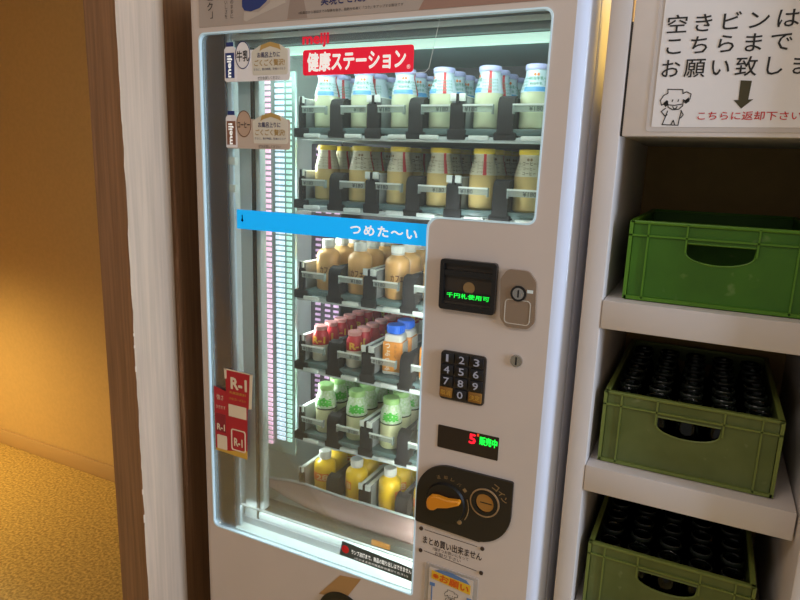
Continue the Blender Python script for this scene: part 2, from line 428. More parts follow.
# shelves, six of them
BASE = [1.529, 1.3595, 1.133, .943, .747, .574]
LANEX = [-.866+.1015*k for k in range(6)]
PRICE_T = '¥180'
TAGINK = mat('tag_ink', (60, 66, 70), .6)
for r, zb in enumerate(BASE):
    b = new()
    nl = 6
    for k in range(nl):
        x = LANEX[k]
        bx(b, x-.041, x+.041, .150, .60, zb-.014, zb-.001, .002)
    sh = obj('shelf', b, SLATE, vm)
    b = new(); bx(b, -.925, -.285, .150, .166, zb-.030, zb-.018, .003); bx(b, -.925, -.285, .18, .60, zb-.026, zb-.016)
    obj('front_rail', b, LGREY, sh)
    for k in range(nl):
        x = LANEX[k] + .012*((k*7+r*3) % 3-1)
        b = new(); bx(b, x-.022, x+.022, .143, .152, zb-.024, zb-.015, .002); obj('rail_clip', b, CLIP, sh)
    # wide dark guides between lanes 1|2, 3|4, 5|6
    for k in (0, 2, 4):
        x = (LANEX[k]+LANEX[k+1])/2 + .005
        b = new()
        pl = [(.146, zb-.0135), (.146, zb+.050), (.154, zb+.062), (.168, zb+.066), (.172, zb+.066), (.172, zb-.0135)]
        A = [b.verts.new((x-.017, y, z)) for y, z in pl]; B = [b.verts.new((x+.017, y, z)) for y, z in pl]
        b.faces.new(A); b.faces.new(B[::-1])
        for i in range(len(pl)): b.faces.new((A[i], B[i], B[(i+1) % len(pl)], A[(i+1) % len(pl)]))
        bx(b, x-.007, x+.007, .171, .60, zb-.0135, zb+.066, .002)
        bx(b, x-.024, x+.024, .146, .17, zb-.024, zb-.008, .003)
        obj('lane_guide', b, LANE, sh)
    # twin latch boxes between lanes 2|3, 4|5 and a single one at the left end
    for x0 in ((LANEX[0]-.0405), (LANEX[1]+LANEX[2])/2-.0005, (LANEX[3]+LANEX[4])/2-.0005):
        single = x0 < -.9
        x0 = x0-.003 if single else x0
        offs = (0,) if single else (-.0100, .0100)
        for dx in offs:
            b = new(); bx(b, x0+dx-.0072, x0+dx+.0072, .158, .285, zb-.001, zb+.066, .002)
            obj('latch_box', b, MGREY, sh)
            b = new(); bx(b, x0+dx-.0045, x0+dx+.0045, .158, .283, zb+.0655, zb+.0675); obj('latch_stripe', b, CLIP, sh)
            b = new(); bx(b, x0+dx-.007, x0+dx+.007, .147, .153, zb+.055, zb+.071, .001); obj('number_tag', b, CLIP, sh)
        b = new()
        bx(b, x0-(.008 if single else .017), x0+(.008 if single else .017), .148, .159, zb-.018, zb+.052, .003)
        bx(b, x0-.021, x0+.021, .146, .17, zb-.024, zb-.002, .003)
        bx(b, x0-.003, x0+.003, .146, .156, zb+.05, zb+.070)
        obj('latch_post', b, LANE, sh)
    # clear price holders
    b2 = new()
    for k in (range(nl) if r < 5 else ()):
        x = LANEX[k]; x0, x1 = (x-.036, x+.036)
        if k in (0, 2, 4): x0, x1 = x-.036, x+.030
        else: x0, x1 = x-.030, x+.036
        b = new()
        bx(b, x0, x1, .1415, .144, zb+.032, zb+.046)
        bx(b, (x1-.003 if k % 2 == 0 else x0), (x1 if k % 2 == 0 else x0+.003), .139, .150, zb+.028, zb+.0475)
        obj('price_holder', b, CLEARBAR, sh)
        b = new(); bx(b, x0, x1, .1385, .1415, zb+.0445, zb+.0480); obj('holder_edge', b, CLIP, sh)
        text_into(b2, PRICE_T, (x-.032 if k % 2 == 0 else x+.004), (x-.004 if k % 2 == 0 else x+.032), zb+.0385, .1408, .0095, bold=.02)
    if r < 5: plain('price_lettering', b2, TAGINK, sh)

# delivery flap: milky curved sheet in front of the lowest shelf
b = new()
sec = [(-1.035, .592, .585), (-.98, .595, .574), (-.93, .603, .560), (-.88, .605, .550), (-.83, .602, .543), (-.76, .600, .540), (-.60, .600, .539), (-.44, .600, .539)]
cols = []
for x, zt, zb_ in sec:
    col = []
    for i in range(6):
        f = i/5; col.append(b.verts.new((x, .118 - .016*math.sin(f*PI) + .018*f, zb_+(zt-zb_)*f)))
    cols.append(col)
for A, B in zip(cols, cols[1:]):
    for i in range(5): b.faces.new((A[i], B[i], B[i+1], A[i+1]))
fl = obj('delivery_flap', b, FLAP, vm)
mod = fl.modifiers.new('thickness', 'SOLIDIFY'); mod.thickness = .003
b = new()
tube(b, [(x, .135, zt+.001) for x, zt, zb_ in sec], .003); obj('flap_rim', b, LGREY, fl)
b = new(); bx(b, -.66, -.61, .095, .10, .522, .534); obj('chute_tag', b, mat('amber_plastic', (190, 130, 60), .5), vm)

# ---- things printed on or fixed to the front
Y0 = -.0008
# printed header above the window
b = new(); bx(b, -1.080, -.252, -.0012, .002, 1.733, 1.829); hp = obj('header_panel', b, PRINT, vm)
NAVY = mat('navy_print', (34, 52, 112), .5); NAVYINK = mat('navy_ink', (38, 42, 92), .6)
yy = -.0016
text('コク', -1.0545, -1.0395, 1.783, yy, INK, hp, vertical=True, bold=.02)
text('」', -1.047, -1.040, 1.757, yy, INK, hp)
text('おいしさを', -1.006, -.998, 1.770, yy, INK, hp, vertical=True)
text('そのままに', -.990, -.982, 1.770, yy, INK, hp, vertical=True)
b = new(); ext(b, [(-.958, 1.768), (-.952, 1.760), (-.935, 1.757), (-.912, 1.762), (-.893, 1.774), (-.878, 1.792), (-.872, 1.815), (-.958, 1.815)], [], yy, yy+.0006); obj('picture_bottle_base', b, NAVY, hp)
b = new(); ext(b, [(-.954, 1.741), (-.948, 1.738), (-.845, 1.768), (-.842, 1.800), (-.862, 1.800), (-.885, 1.770), (-.915, 1.754), (-.952, 1.757)], [], yy-.0002, yy+.0004); obj('picture_carton', b, mat('carton_print', (186, 172, 160), .5), hp)
b = new(); ext(b, [(-.84, 1.735), (-.79, 1.735), (-.80, 1.775), (-.83, 1.79)], [], yy+.0002, yy+.0004); obj('picture_shadow', b, mat('tan_print', (150, 130, 118), .5), hp)
text('実現させた。', -.757, -.655, 1.766, yy, NAVYINK, hp, h=.020, bold=.03)
text('※殺菌前から瓶詰までの酸素を抜き、脂肪分を高く「コク」をアップする製法です', -.812, -.572, 1.7455, yy, INK, hp, h=.0055)
b = new(); ext(b, [(-.54, 1.733), (-.30, 1.729+.004), (-.30, 1.80), (-.50, 1.80)], [], yy+.0002, yy+.0004); obj('picture_table', b, mat('rust_print', (150, 112, 96), .5), hp)
b = new(); ext(b, [(-.500, 1.748), (-.445, 1.752), (-.44, 1.766), (-.48, 1.775), (-.51, 1.77)], [], yy-.0002, yy+.0002); obj('picture_tray', b, mat('dark_brown_print', (52, 36, 30), .5), hp)

# signs behind / on the glass
YG = .0035
RED = mat('sign_red', (222, 10, 48), .45, emit=.42); SIGNW = mat('sign_white', (240, 240, 236), .5, emit=.42)  # emission on red and white stands in for cabinet light from behind
b = new(); ext(b, rrect(-.804, -.549, 1.624, 1.674, .006), [], YG, YG+.0008); rs = obj('red_sign', b, RED, vm)
text('健康ステーション', -.792, -.566, 1.650, YG-.0004, SIGNW, rs, h=.036, bold=.045)
text('®', -.563, -.555, 1.634, YG-.0004, SIGNW, rs)
text('meiji', -.804, -.741, 1.692, YG-.0004, RED, vm, h=.026, bold=.05, name='maker_lettering')
b = new(); stroke(b, [(-.548, 1.622), (-.523, 1.623), (-.516, 1.63), (-.498, 1.716)], .0012, YG); plain('clear_sheet_edge', b, CLIP, vm)
CYAN = mat('band_blue', (0, 165, 240), .45, emit=.55)  # glow put into the blue in place of lamps behind the band
b = new(); bx(b, -.988, -.503, YG, YG+.0008, 1.291, 1.335); bd = obj('blue_band', b, CYAN, vm)
text('つめた〜い', -.682, -.527, 1.3125, YG-.0004, SIGNW, bd, h=.021, bold=.035, space=1.2)
b = new(); lathe(b, [(0, 0), (.004, .003), (.0015, .008), (.0015, .016), (0, .017)], 10, 0, 0, 0)
for v in b.verts: v.co = Vector((-.972+v.co.x, YG-.0004, 1.307+v.co.z))
plain('band_mark', b, INK, bd)

def drink_sticker(z0, z1, zb1, base, bottlecol, word, ovalcol, name_lab):
    b = new(); ext(b, rrect(-1.014, -.837, z0, z1, .006), [], YG, YG+.0008); st = obj('drink_sticker', b, base, vm, name_lab)
    H = z1-z0
    b = new(); ext(b, rpoly([(-1.014, z0+.002, .002), (-.982, z0+.002, .002), (-.982, z1+.004, .004), (-.989, z1+.010, .001), (-.989, z1+.017, .001), (-1.007, z1+.017, .001), (-1.007, z1+.010, .001), (-1.014, z1+.004, .004)], 3), [], YG-.0005, YG); obj('printed_bottle', b, PAPER, st)
    b = new(); bx(b, -1.008, -.988, YG-.0009, YG-.0005, z1+.009, z1+.018); obj('printed_cap', b, NAVY, st)
    b = new(); bx(b, -1.011, -.986, YG-.0009, YG-.0005, z0+.008, z1-.004); obj('printed_label', b, bottlecol, st)
    text('meiji', -1.008-.013, -.989+.013, (z0+z1)/2, YG-.0012, SIGNW, st, h=.014, rot=PI/2, bold=.04)
    oc = [(-.962+.021*math.cos(2*PI*i/28), z1-.010+.029*math.sin(2*PI*i/28)) for i in range(28)]
    oi = [(-.962+.0192*math.cos(2*PI*i/28), z1-.010+.0270*math.sin(2*PI*i/28)) for i in range(28)]
    b = new(); ext(b, oc, [], YG-.0006, YG); obj('oval', b, ovalcol, st)
    b = new(); ext(b, oc, [oi], YG-.0010, YG-.0006); obj('oval_rim', b, NAVYINK if word == '牛乳' else mat('brown_ink', (110, 74, 50), .6), st)
    text(word, -.979, -.945, z1-.012, YG-.0012, INK, st, h=.022 if word == '牛乳' else .013, bold=.02)
    # arched plate with the slogan
    b = new(); ext(b, rpoly([(-.935, z0+.012, .004), (-.842, z0+.012, .006), (-.842, z1-.004, .006), (-.862, z1+.008, .012), (-.915, z1+.008, .012), (-.938, z1-.004, .006)], 5), [], YG-.0005, YG); obj('slogan_plate', b, mat('cream_print', (214, 206, 190), .5), st)
    b = new(); ext(b, [(-.916, z1-.004), (-.912, z1+.008), (-.888, z1+.014), (-.864, z1+.008), (-.860, z1-.004), (-.868, z1+.000), (-.888, z1+.005), (-.908, z1+.000)], [], YG-.0009, YG-.0005); obj('slogan_ribbon', b, mat('gold_print', (186, 150, 84), .5), st)
    text('お風呂上りに', -.922, -.862, z1-.012, YG-.0009, NAVYINK, st, h=.011, bold=.02)
    text('ごくごく贅沢!', -.930, -.850, z1-.028, YG-.0009, mat('gold_ink', (176, 140, 76), .6), st, h=.013, bold=.02)
    text('さらに、贅沢時間。至福のミルク', -.932, -.848, z1-.041, YG-.0009, NAVYINK, st, h=.005)
    text('ぜひお試しください', -.922, -.862, z0+.006, YG-.0009, INK, st, h=.007)
drink_sticker(1.616, 1.681, 0, PAPER, NAVY, '牛乳', PAPER, 'drink sticker with navy bottle')
drink_sticker(1.472, 1.536, 0, mat('sticker_tan', (196, 176, 160), .5), mat('coffee_print', (134, 90, 70), .5), 'コーヒー', mat('oval_tan', (186, 156, 134), .5), 'drink sticker with brown bottle')

# red poster cards on the lower left of the glass
PRED = mat('poster_red', (176, 28, 38), .5); PDRED = mat('poster_dark_red', (138, 22, 34), .5); PGOLD = mat('poster_gold', (206, 160, 60), .5); PCREAM = mat('poster_cream', (226, 205, 176), .5)
b = new(); ext(b, [(-1.072, .716), (-.970, .712), (-.966, .86), (-1.030, .88), (-1.073, .889)], [], YG-.0004, YG); p1 = obj('poster_card', b, PRED, vm)
b = new(); ext(b, [(-1.032, .851), (-.966, .848), (-.960, .850), (-.953, .938), (-.960, .9385), (-1.034, .940)], [], YG-.0010, YG-.0006); p2 = obj('poster_card', b, PRED, vm)
b = new(); ext(b, [(-1.038, .942), (-1.030, .942), (-1.030, .916), (-1.036, .914)], [], YG-.0013, YG-.0010); ext(b, [(-.957, .94), (-.948, .940), (-.953, .850), (-.962, .848)], [], YG-.0013, YG-.0010); ext(b, [(-1.036, .942), (-.95, .940), (-.95, .9375), (-1.036, .9385)], [], YG-.0013, YG-.0010); obj('poster_edge', b, PCREAM, p2)
text('R-1', -1.016, -.968, .907, YG-.0013, PCREAM, p2, h=.028, bold=.05)
text('乳酸菌飲料', -1.022, -.970, .882, YG-.0013, PGOLD, p2, h=.007)
text('のむヨーグルト', -1.022, -.970, .866, YG-.0013, PGOLD, p2, h=.007)
b = new(); bx(b, -1.026, -.970, YG-.0012, YG-.0008, .818, .850); obj('poster_patch', b, PCREAM, p1)
b = new()
for x0, x1, z0, z1, in ((-1.068, -1.036, .768, .818),): bx(b, x0, x1, YG-.0012, YG-.0004, z0, z1)
obj('poster_panel', b, PDRED, p1)
text('R-1', -1.064, -1.040, .782, YG-.0016, PCREAM, p1, h=.016, bold=.05)
text('強さ', -1.064, -1.042, .862, YG-.0012, PCREAM, p1, h=.014)
text('ひきだす', -1.067, -1.036, .836, YG-.0012, PCREAM, p1, h=.009)
b = new(); ext(b, rrect(-1.020, -.974, .728, .786, .006), [rrect(-1.017, -.977, .731, .783, .005)], YG-.0012, YG-.0004); ext(b, rrect(-1.066, -1.034, .722, .760, .003), [], YG-.0010, YG-.0004); obj('poster_frame', b, PCREAM, p1)
text('R-1', -1.010, -.984, .752, YG-.0012, PCREAM, p1, h=.020, bold=.05)
b = new(); ext(b, [(-1.072, .716), (-.970, .712), (-.969, .735), (-1.03, .722), (-1.07, .722)], [], YG-.0008, YG-.0004); obj('poster_base', b, PGOLD, p1)

# sticker on the sill
b = new(); ext(b, [(-.697, .536), (-.505, .530), (-.504, .563), (-.690, .574)], [], YG, YG+.0008); sk = obj('warning_sticker', b, mat('sticker_grey', (72, 82, 80), .5), vm)
b = new(); disc_y(b, -.681, .555, .010, YG-.0004, YG); obj('red_dot', b, mat('dot_red', (222, 26, 34), .5), sk)
text('ランプ点灯まで、商品の取り出しはできません', -.664, -.508, .5545, YG-.0004, SIGNW, sk, h=.012, bold=.02)
text('(そのまま次の商品をお選びください)', -.655, -.516, .540, YG-.0004, SIGNW, sk, h=.007)

# bill validator
b = new(); ext(b, rrect(-.467, -.352, 1.172, 1.272, .006), [rrect(-.459, -.360, 1.183, 1.264, .003)], -.012, .004); bv = obj('bill_validator', b, BLACK, vm)
b = new(); bx(b, -.460, -.359, -.0020, .001, 1.182, 1.265); bx(b, -.459, -.360, -.007, -.001, 1.183, 1.188); obj('bill_tray', b, mat('smoked_brown', (50, 41, 32), .4), bv)
b = new(); bx(b, -.459, -.360, -.010, -.001, 1.240, 1.251); obj('bill_slot', b, BLACK, bv)
b = new(); lathe(b, [(0, 0), (.010, 0), (.012, .004), (0, .004)], 20)
for v in b.verts: v.co = Vector((-.408+v.co.x, -.0022-v.co.z*.3, 1.218+v.co.y))
obj('bill_mark', b, mat('bill_mark_tan', (140, 110, 70), .4), bv)
LEDG = mat('led_green', (20, 235, 70), .5, emit=1.0); LEDR = mat('led_red', (240, 24, 50), .5, emit=1.0)
b = new(); bx(b, -.457, -.361, -.0050, -.0015, 1.193, 1.2085); obj('message_display', b, mat('display_black', (14, 22, 14), .3), bv)
text('千円札使用可', -.453, -.365, 1.2008, -.0053, LEDG, bv, h=.0095, bold=.03, space=1.1)
# coin return / lock plate
b = new(); ext(b, rpoly([(-.341, 1.168, .016), (-.328, 1.153, .012), (-.286, 1.153, .012), (-.273, 1.168, .016), (-.276, 1.245, .016), (-.292, 1.264, .014), (-.332, 1.264, .014), (-.345, 1.245, .016)], 5), [], -.007, .002); pt = obj('lock_plate', b, TAUPE, vm)
mod = pt.modifiers.new('soft', 'BEVEL'); mod.width = .002; mod.segments = 2; mod.limit_method = 'ANGLE'
b = new(); ring_y(b, -.308, 1.220, .0150, .0110, -.010, -.006); obj('lock_ring', b, BLACK, pt)
b = new(); disc_y(b, -.308, 1.220, .0112, -.0098, -.006); obj('lock_cylinder', b, CHROME, pt)
b = new(); bx(b, -.3095, -.3065, -.0105, -.0095, 1.213, 1.227); obj('key_slot', b, BLACK, pt)
b = new(); ext(b, rrect(-.333, -.283, 1.160, 1.208, .008), [rrect(-.3315, -.2845, 1.1615, 1.2065, .007)], -.0078, -.006); obj('plate_line', b, mat('plate_line_grey', (196, 186, 172), .4), pt)
b = new(); bx(b, -.292, -.281, -.0078, -.006, 1.223, 1.229); obj('plate_mark', b, CLIP, pt)
# round key lock
b = new(); disc_y(b, -.304, 1.087, .0125, -.004, .002, 28, .0115); kl = obj('key_lock', b, CHROME, vm)
b = new(); bx(b, -.3055, -.3025, -.0046, -.0038, 1.079, 1.095); obj('key_slot', b, BLACK, kl)
# keypad
b = new(); ext(b, rrect(-.459, -.363, .982, 1.085, .008), [], -.004, .002); kp = obj('keypad', b, mat('keypad_frame', (58, 50, 44), .4), vm)
KEYM = mat('key_black', (24, 22, 24), .3); KEYG = mat('key_amber', (136, 92, 34), .4); KEYL = mat('key_lettering', (170, 172, 190), .5); KEYLA = mat('key_lettering_amber', (206, 156, 60), .5)
for i, ch in enumerate('123456789') :
    r_, c_ = divmod(i, 3)
    xc = -.4435 + c_*.0312; zc = 1.0715 - r_*.0245
    b = new(); bx(b, xc-.0143, xc+.0143, -.009, -.003, zc-.0108, zc+.0108, .0025); k = obj('key', b, KEYM, kp)
    w_ = .0022 if ch == '1' else .0058
    text(ch, xc-w_, xc+w_, zc, -.0094, KEYL, k, h=.0150, bold=.012)
for c_, s_ in ((0, '取消'), (1, '0'), (2, '決定')):
    xc = -.4435 + c_*.0312; zc = 1.0715 - 3*.0245
    b = new(); bx(b, xc-.0143, xc+.0143, -.009, -.003, zc-.0108, zc+.0108, .0025); k = obj('key', b, KEYG if s_ != '0' else KEYM, kp, 'amber key' if s_ != '0' else None)
    if s_ == '0': text(s_, xc-.006, xc+.006, zc, -.0094, KEYL, k, h=.0150, bold=.012)
    else: text(s_, xc-.011, xc+.011, zc, -.0094, KEYLA, k, h=.011)
# price display
b = new(); ext(b, rrect(-.459, -.327, .872, .922, .002), [], -.001, .002); dp = obj('price_display', b, mat('display_smoke', (42, 32, 28), .25), vm)
text('5', -.389, -.376, .907, -.0015, LEDR, dp, h=.020, bold=.05)
b = new(); bx(b, -.373, -.369, -.002, -.0012, .915, .921); obj('red_lamp', b, mat('led_orange', (210, 70, 20), .5, emit=.6), dp)
text('販売中', -.367, -.330, .9075, -.0015, LEDG, dp, h=.017, bold=.06)
# black panel with coin slot and lever
b = new(); ext(b, rpoly([(-.500, .690, .004), (-.352, .684, .004), (-.290, .684, .075), (-.290, .836, .004), (-.500, .836, .075)], 10), [], -.006, .002)
cp = obj('coin_panel', b, mat('coin_panel_black', (30, 25, 22), .4), vm)
mod = cp.modifiers.new('soft', 'BEVEL'); mod.width = .002; mod.segments = 2; mod.limit_method = 'ANGLE'
b = new(); disc_y(b, -.432, .752, .046, -.012, -.005, 40, .043); obj('lever_recess', b, BLACK, cp)
b = new(); ext(b, [(-0.4690, 0.7520), (-0.4670, 0.7410), (-0.4590, 0.7360), (-0.4500, 0.7380), (-0.4430, 0.7450), (-0.4210, 0.7510), (-0.3960, 0.7640), (-0.3930, 0.7710), (-0.3980, 0.7740), (-0.4230, 0.7700), (-0.4450, 0.7720), (-0.4590, 0.7700), (-0.4670, 0.7610)], [], -.026, -.012)
lv = obj('lever', b, mat('lever_orange', (214, 132, 26), .35), cp)
mod = lv.modifiers.new('soft', 'BEVEL'); mod.width = .005; mod.segments = 3; mod.limit_method = 'ANGLE'; mod.angle_limit = math.radians(50)
b = new(); ring_y(b, -.346, .777, .0315, .0285, -.009, -.005); obj('slot_ring', b, mat('ring_bronze', (150, 118, 84), .35), cp)
b = new(); ring_y(b, -.346, .777, .027, .020, -.010, -.005); obj('slot_collar', b, BLACK, cp)
b = new(); disc_y(b, -.343, .779, .0205, -.0085, -.005); obj('coin_plate', b, mat('coin_plate_bronze', (178, 132, 74), .3, .6), cp)
b = new(); bx(b, -.355, -.330, -.009, -.008, .7765, .7785); obj('coin_slot', b, BLACK, cp)
GOLDT = mat('gold_lettering', (140, 110, 70), .5)
b = new()
for i, ch in enumerate('返却レバー'):
    a = math.radians(108 - i*16); x = -.432+.058*math.cos(a); z = .752+.058*math.sin(a)
    text_into(b, ch, x-.004, x+.004, z, -.0066, .008, rot=a-PI/2)
plain('lever_lettering', b, GOLDT, cp)
b = new()
for i, ch in enumerate('コイン'):
    a = math.radians(62 - i*20); x = -.346+.044*math.cos(a); z = .777+.044*math.sin(a)
    text_into(b, ch, x-.006, x+.006, z, -.0066, .012, rot=a-PI/2, bold=.03)
plain('coin_lettering', b, GOLDT, cp)
b = new(); tube(b, [(-.432+.052*math.cos(math.radians(a)), -.0065, .752+.052*math.sin(math.radians(a))) for a in range(-30, 25, 6)], .0012, 6); disc_y(b, -.398, .717, .005, -.008, -.005, 16); obj('panel_marks', b, GOLDT, cp)
# printed note under it
b = new()
text_into(b, 'まとめ買い出来ません', -.481, -.346, .6475, -.0006, .0185, bold=.02)
text_into(b, '1個ずつお買いになって', -.457, -.375, .6325, -.0006, .008)
text_into(b, 'お取り下さい', -.452, -.392, .6225, -.0006, .008)
stroke(b, [(-.478, .6715), (-.358, .669)], .0012, -.0006); stroke(b, [(-.478, .620), (-.356, .612)], .0012, -.0006)
plain('printed_note', b, mat('brown_black_ink', (52, 38, 30), .6), vm)
b = new()
for x, z in ((-.487, .672), (-.346, .668), (-.486, .619), (-.345, .611)): disc_y(b, x, z, .0045, -.002, .001, 14)
obj('note_stud', b, mat('stud_brown', (58, 42, 34), .5), vm)
b = new(); ext(b, [(-.692, .484), (-.634, .4935), (-.676, .425), (-.752, .412)], [], -.0006, -.0002); obj('brown_tape', b, mat('tape_brown', (176, 132, 82), .45), vm)
b = new(); ring_y(b, -.685, .372, .066, .052, -.004, .002, 40); obj('drink_outlet_ring', b, BLACK, vm)
b = new(); disc_y(b, -.685, .372, .0525, -.001, .002, 40); obj('drink_outlet', b, mat('outlet_dark', (44, 34, 28), .4), vm)

# ------------------------------------------------------------------ notice in a plastic sleeve on the door
nt_ = thing('notice', 'small notice with a yellow heading in a clear sleeve on the machine door', 'notice', (-.41, 0, .48))
b = new(); ext(b, rrect(-.472, -.350, .44, .594, .003), [], -.0022, -.0002); obj('sleeve', b, glass_mat('sleeve_film', (246, 244, 242), .6, .03, (240, 232, 226), .55, .1), nt_)
b = new(); ext(b, rrect(-.462, -.360, .445, .588, .002), [], -.0034, -.0026); pp = obj('paper', b, mat('notice_paper', (206, 190, 176), .6), nt_)
b = new(); ext(b, [(-.456, .562), (-.365, .552), (-.365, .575), (-.456, .582)], [], -.0042, -.0036); obj('heading_band', b, mat('heading_yellow', (226, 176, 46), .5), pp)
b = new(); ext(b, [(-.450, .582), (-.367, .5755), (-.375, .584), (-.41, .590), (-.44, .588)], [], -.0042, -.0036); obj('heading_arc', b, mat('heading_blue', (96, 124, 166), .5), pp)
text('※お願い', -.452, -.369, .5675, -.0046, mat('heading_orange', (214, 92, 20), .5), pp, h=.017, bold=.04, rot=-.10)
b = new(); bx(b, -.459, -.447, -.0042, -.0036, .544, .552); bx(b, -.455, -.4525, -.0042, -.0036, .46, .545); obj('side_mark', b, mat('heading_blue2', (90, 124, 172), .5), pp)
b = new(); bx(b, -.372, -.361, -.0042, -.0036, .534, .543); bx(b, -.3675, -.365, -.0042, -.0036, .45, .535); obj('side_mark', b, mat('heading_blue2', (90, 124, 172), .5), pp)
b = new()
def cow(b, cx, cz, s, y, w):
    L = [((-.30, .62), (-.28, .48), (-.42, .40), (-.52, .22), (-.46, .05), (-.34, .10), (-.26, .20)), ((-.30, .62), (.22, .60), (.24, .46), (.36, .52), (.52, .44), (.50, .26), (.36, .20), (.28, .24)),
         ((-.26, .20), (-.22, -.02), (-.05, -.12), (.16, -.10), (.28, .02), (.28, .24)), ((-.22, .06), (.0, .04), (.24, .08)), ((-.06, .00), (-.02, -.08), (.06, -.08), (.09, .00)),
         ((-.10, .18), (-.08, .24)), ((.10, .18), (.12, .24)), ((-.30, -.06), (-.44, -.18), (-.30, -.34), (-.22, -.30)), ((-.22, -.16), (-.28, -.40), (-.36, -.66), (.20, -.68), (.22, -.44), (.26, -.16)), ((-.05, -.66), (.02, -.50), (.08, -.66)), ((.24, -.14), (.34, -.30), (.26, -.42))]
    for l in L: stroke(b, [(cx+x*s, cz+z*s) for x, z in l], w, y)
cow(b, -.408, .528, .030, -.0040, .0010)
plain('cow_drawing', b, INK, pp)

# ------------------------------------------------------------------ shelf unit for the empty bottles
su = thing('shelf_unit', 'white open shelf unit holding green crates right of the vending machine', 'shelf', (0, .25, 0))
b = new(); bx(b, -.192, -.157, 0, .50, 0, 1.757, .002); obj('side_panel', b, WHITE, su)
b = new(); bx(b, .1905, .226, -.05, .50, 0, 1.757, .002); obj('side_panel', b, WHITE, su)  # front edge pushed forward to cut the window daylight on the inner side
b = new(); bx(b, -.157, .1905, .487, .50, 0, 1.757); obj('back_panel', b, mat('back_board_brown', (170, 138, 84), .7, noise=.1), su)
b = new(); bx(b, -.1535, .190, -.0005, .020, 1.509, 1.757, .002); obj('header_board', b, mat('header_white', (226, 218, 218), .45, noise=.03), su)
b = new(); bx(b, -.157, .1905, .022, .487, 1.511, 1.529); obj('top_board', b, WHITE, su)
for z1 in (1.2255, .907, .589):
    b = new(); bx(b, -.1565, .187, -.001, .487, z1-.052, z1, .002); obj('shelf_board', b, WHITE, su)
b = new(); bx(b, -.157, .1905, .02, .487, .06, .10); bx(b, -.157, .1905, .03, .045, 0, .06); obj('bottom_board', b, WHITE, su)

b = new(); bx(b, -.1568, -.1537, .004, .018, 1.509, 1.690); obj('seam_light_block', b, BLACK, su)  # added dark strip that blocks downlight leaking through the header seam
# paper sign on the header board
sg = thing('notice', 'laminated white sign with black Japanese writing above the green crates', 'sign', (.04, 0, 1.515))
b = new(); ext(b, rrect(-.1165, .186, 1.5165, 1.752, .004), [], -.0022, -.0007); obj('laminate', b, mat('laminate_film', (204, 194, 190), .2, coat=.3), sg)
b = new(); ext(b, rrect(-.108, .178, 1.524, 1.745, .001), [], -.0030, -.0023); pp = obj('paper', b, PAPER, sg)
ys = -.0035
text('空きビンは', -.101, .079, 1.6815, ys, INK, pp, h=.0265, bold=.008, space=1.28)
text('こちらまで', -.0985, .074, 1.6485, ys, INK, pp, h=.0255, bold=.008, space=1.28)
text('お願い致します', -.102, .140, 1.6145, ys, INK, pp, h=.0285, bold=.008, space=1.28)
text('こちらに返却下さい', -.0405, .1015, 1.5415, ys, REDINK, pp, h=.013, bold=.01)
b = new(); ext(b, [(.0135, 1.594), (.0290, 1.593), (.0275, 1.5655), (.0345, 1.566), (.0195, 1.552), (.0075, 1.565), (.0140, 1.565)], [], ys, ys+.0005); obj('arrow', b, mat('arrow_olive', (66, 58, 30), .6), pp)
b = new(); cow(b, -.0765, 1.556, .043, ys, .0015); ext(b, [(-.094, 1.561), (-.089, 1.566), (-.086, 1.559), (-.090, 1.555)], [], ys, ys); ext(b, [(-.064, 1.563), (-.057, 1.570), (-.055, 1.564), (-.060, 1.560)], [], ys, ys); plain('cow_drawing', b, INK, pp)

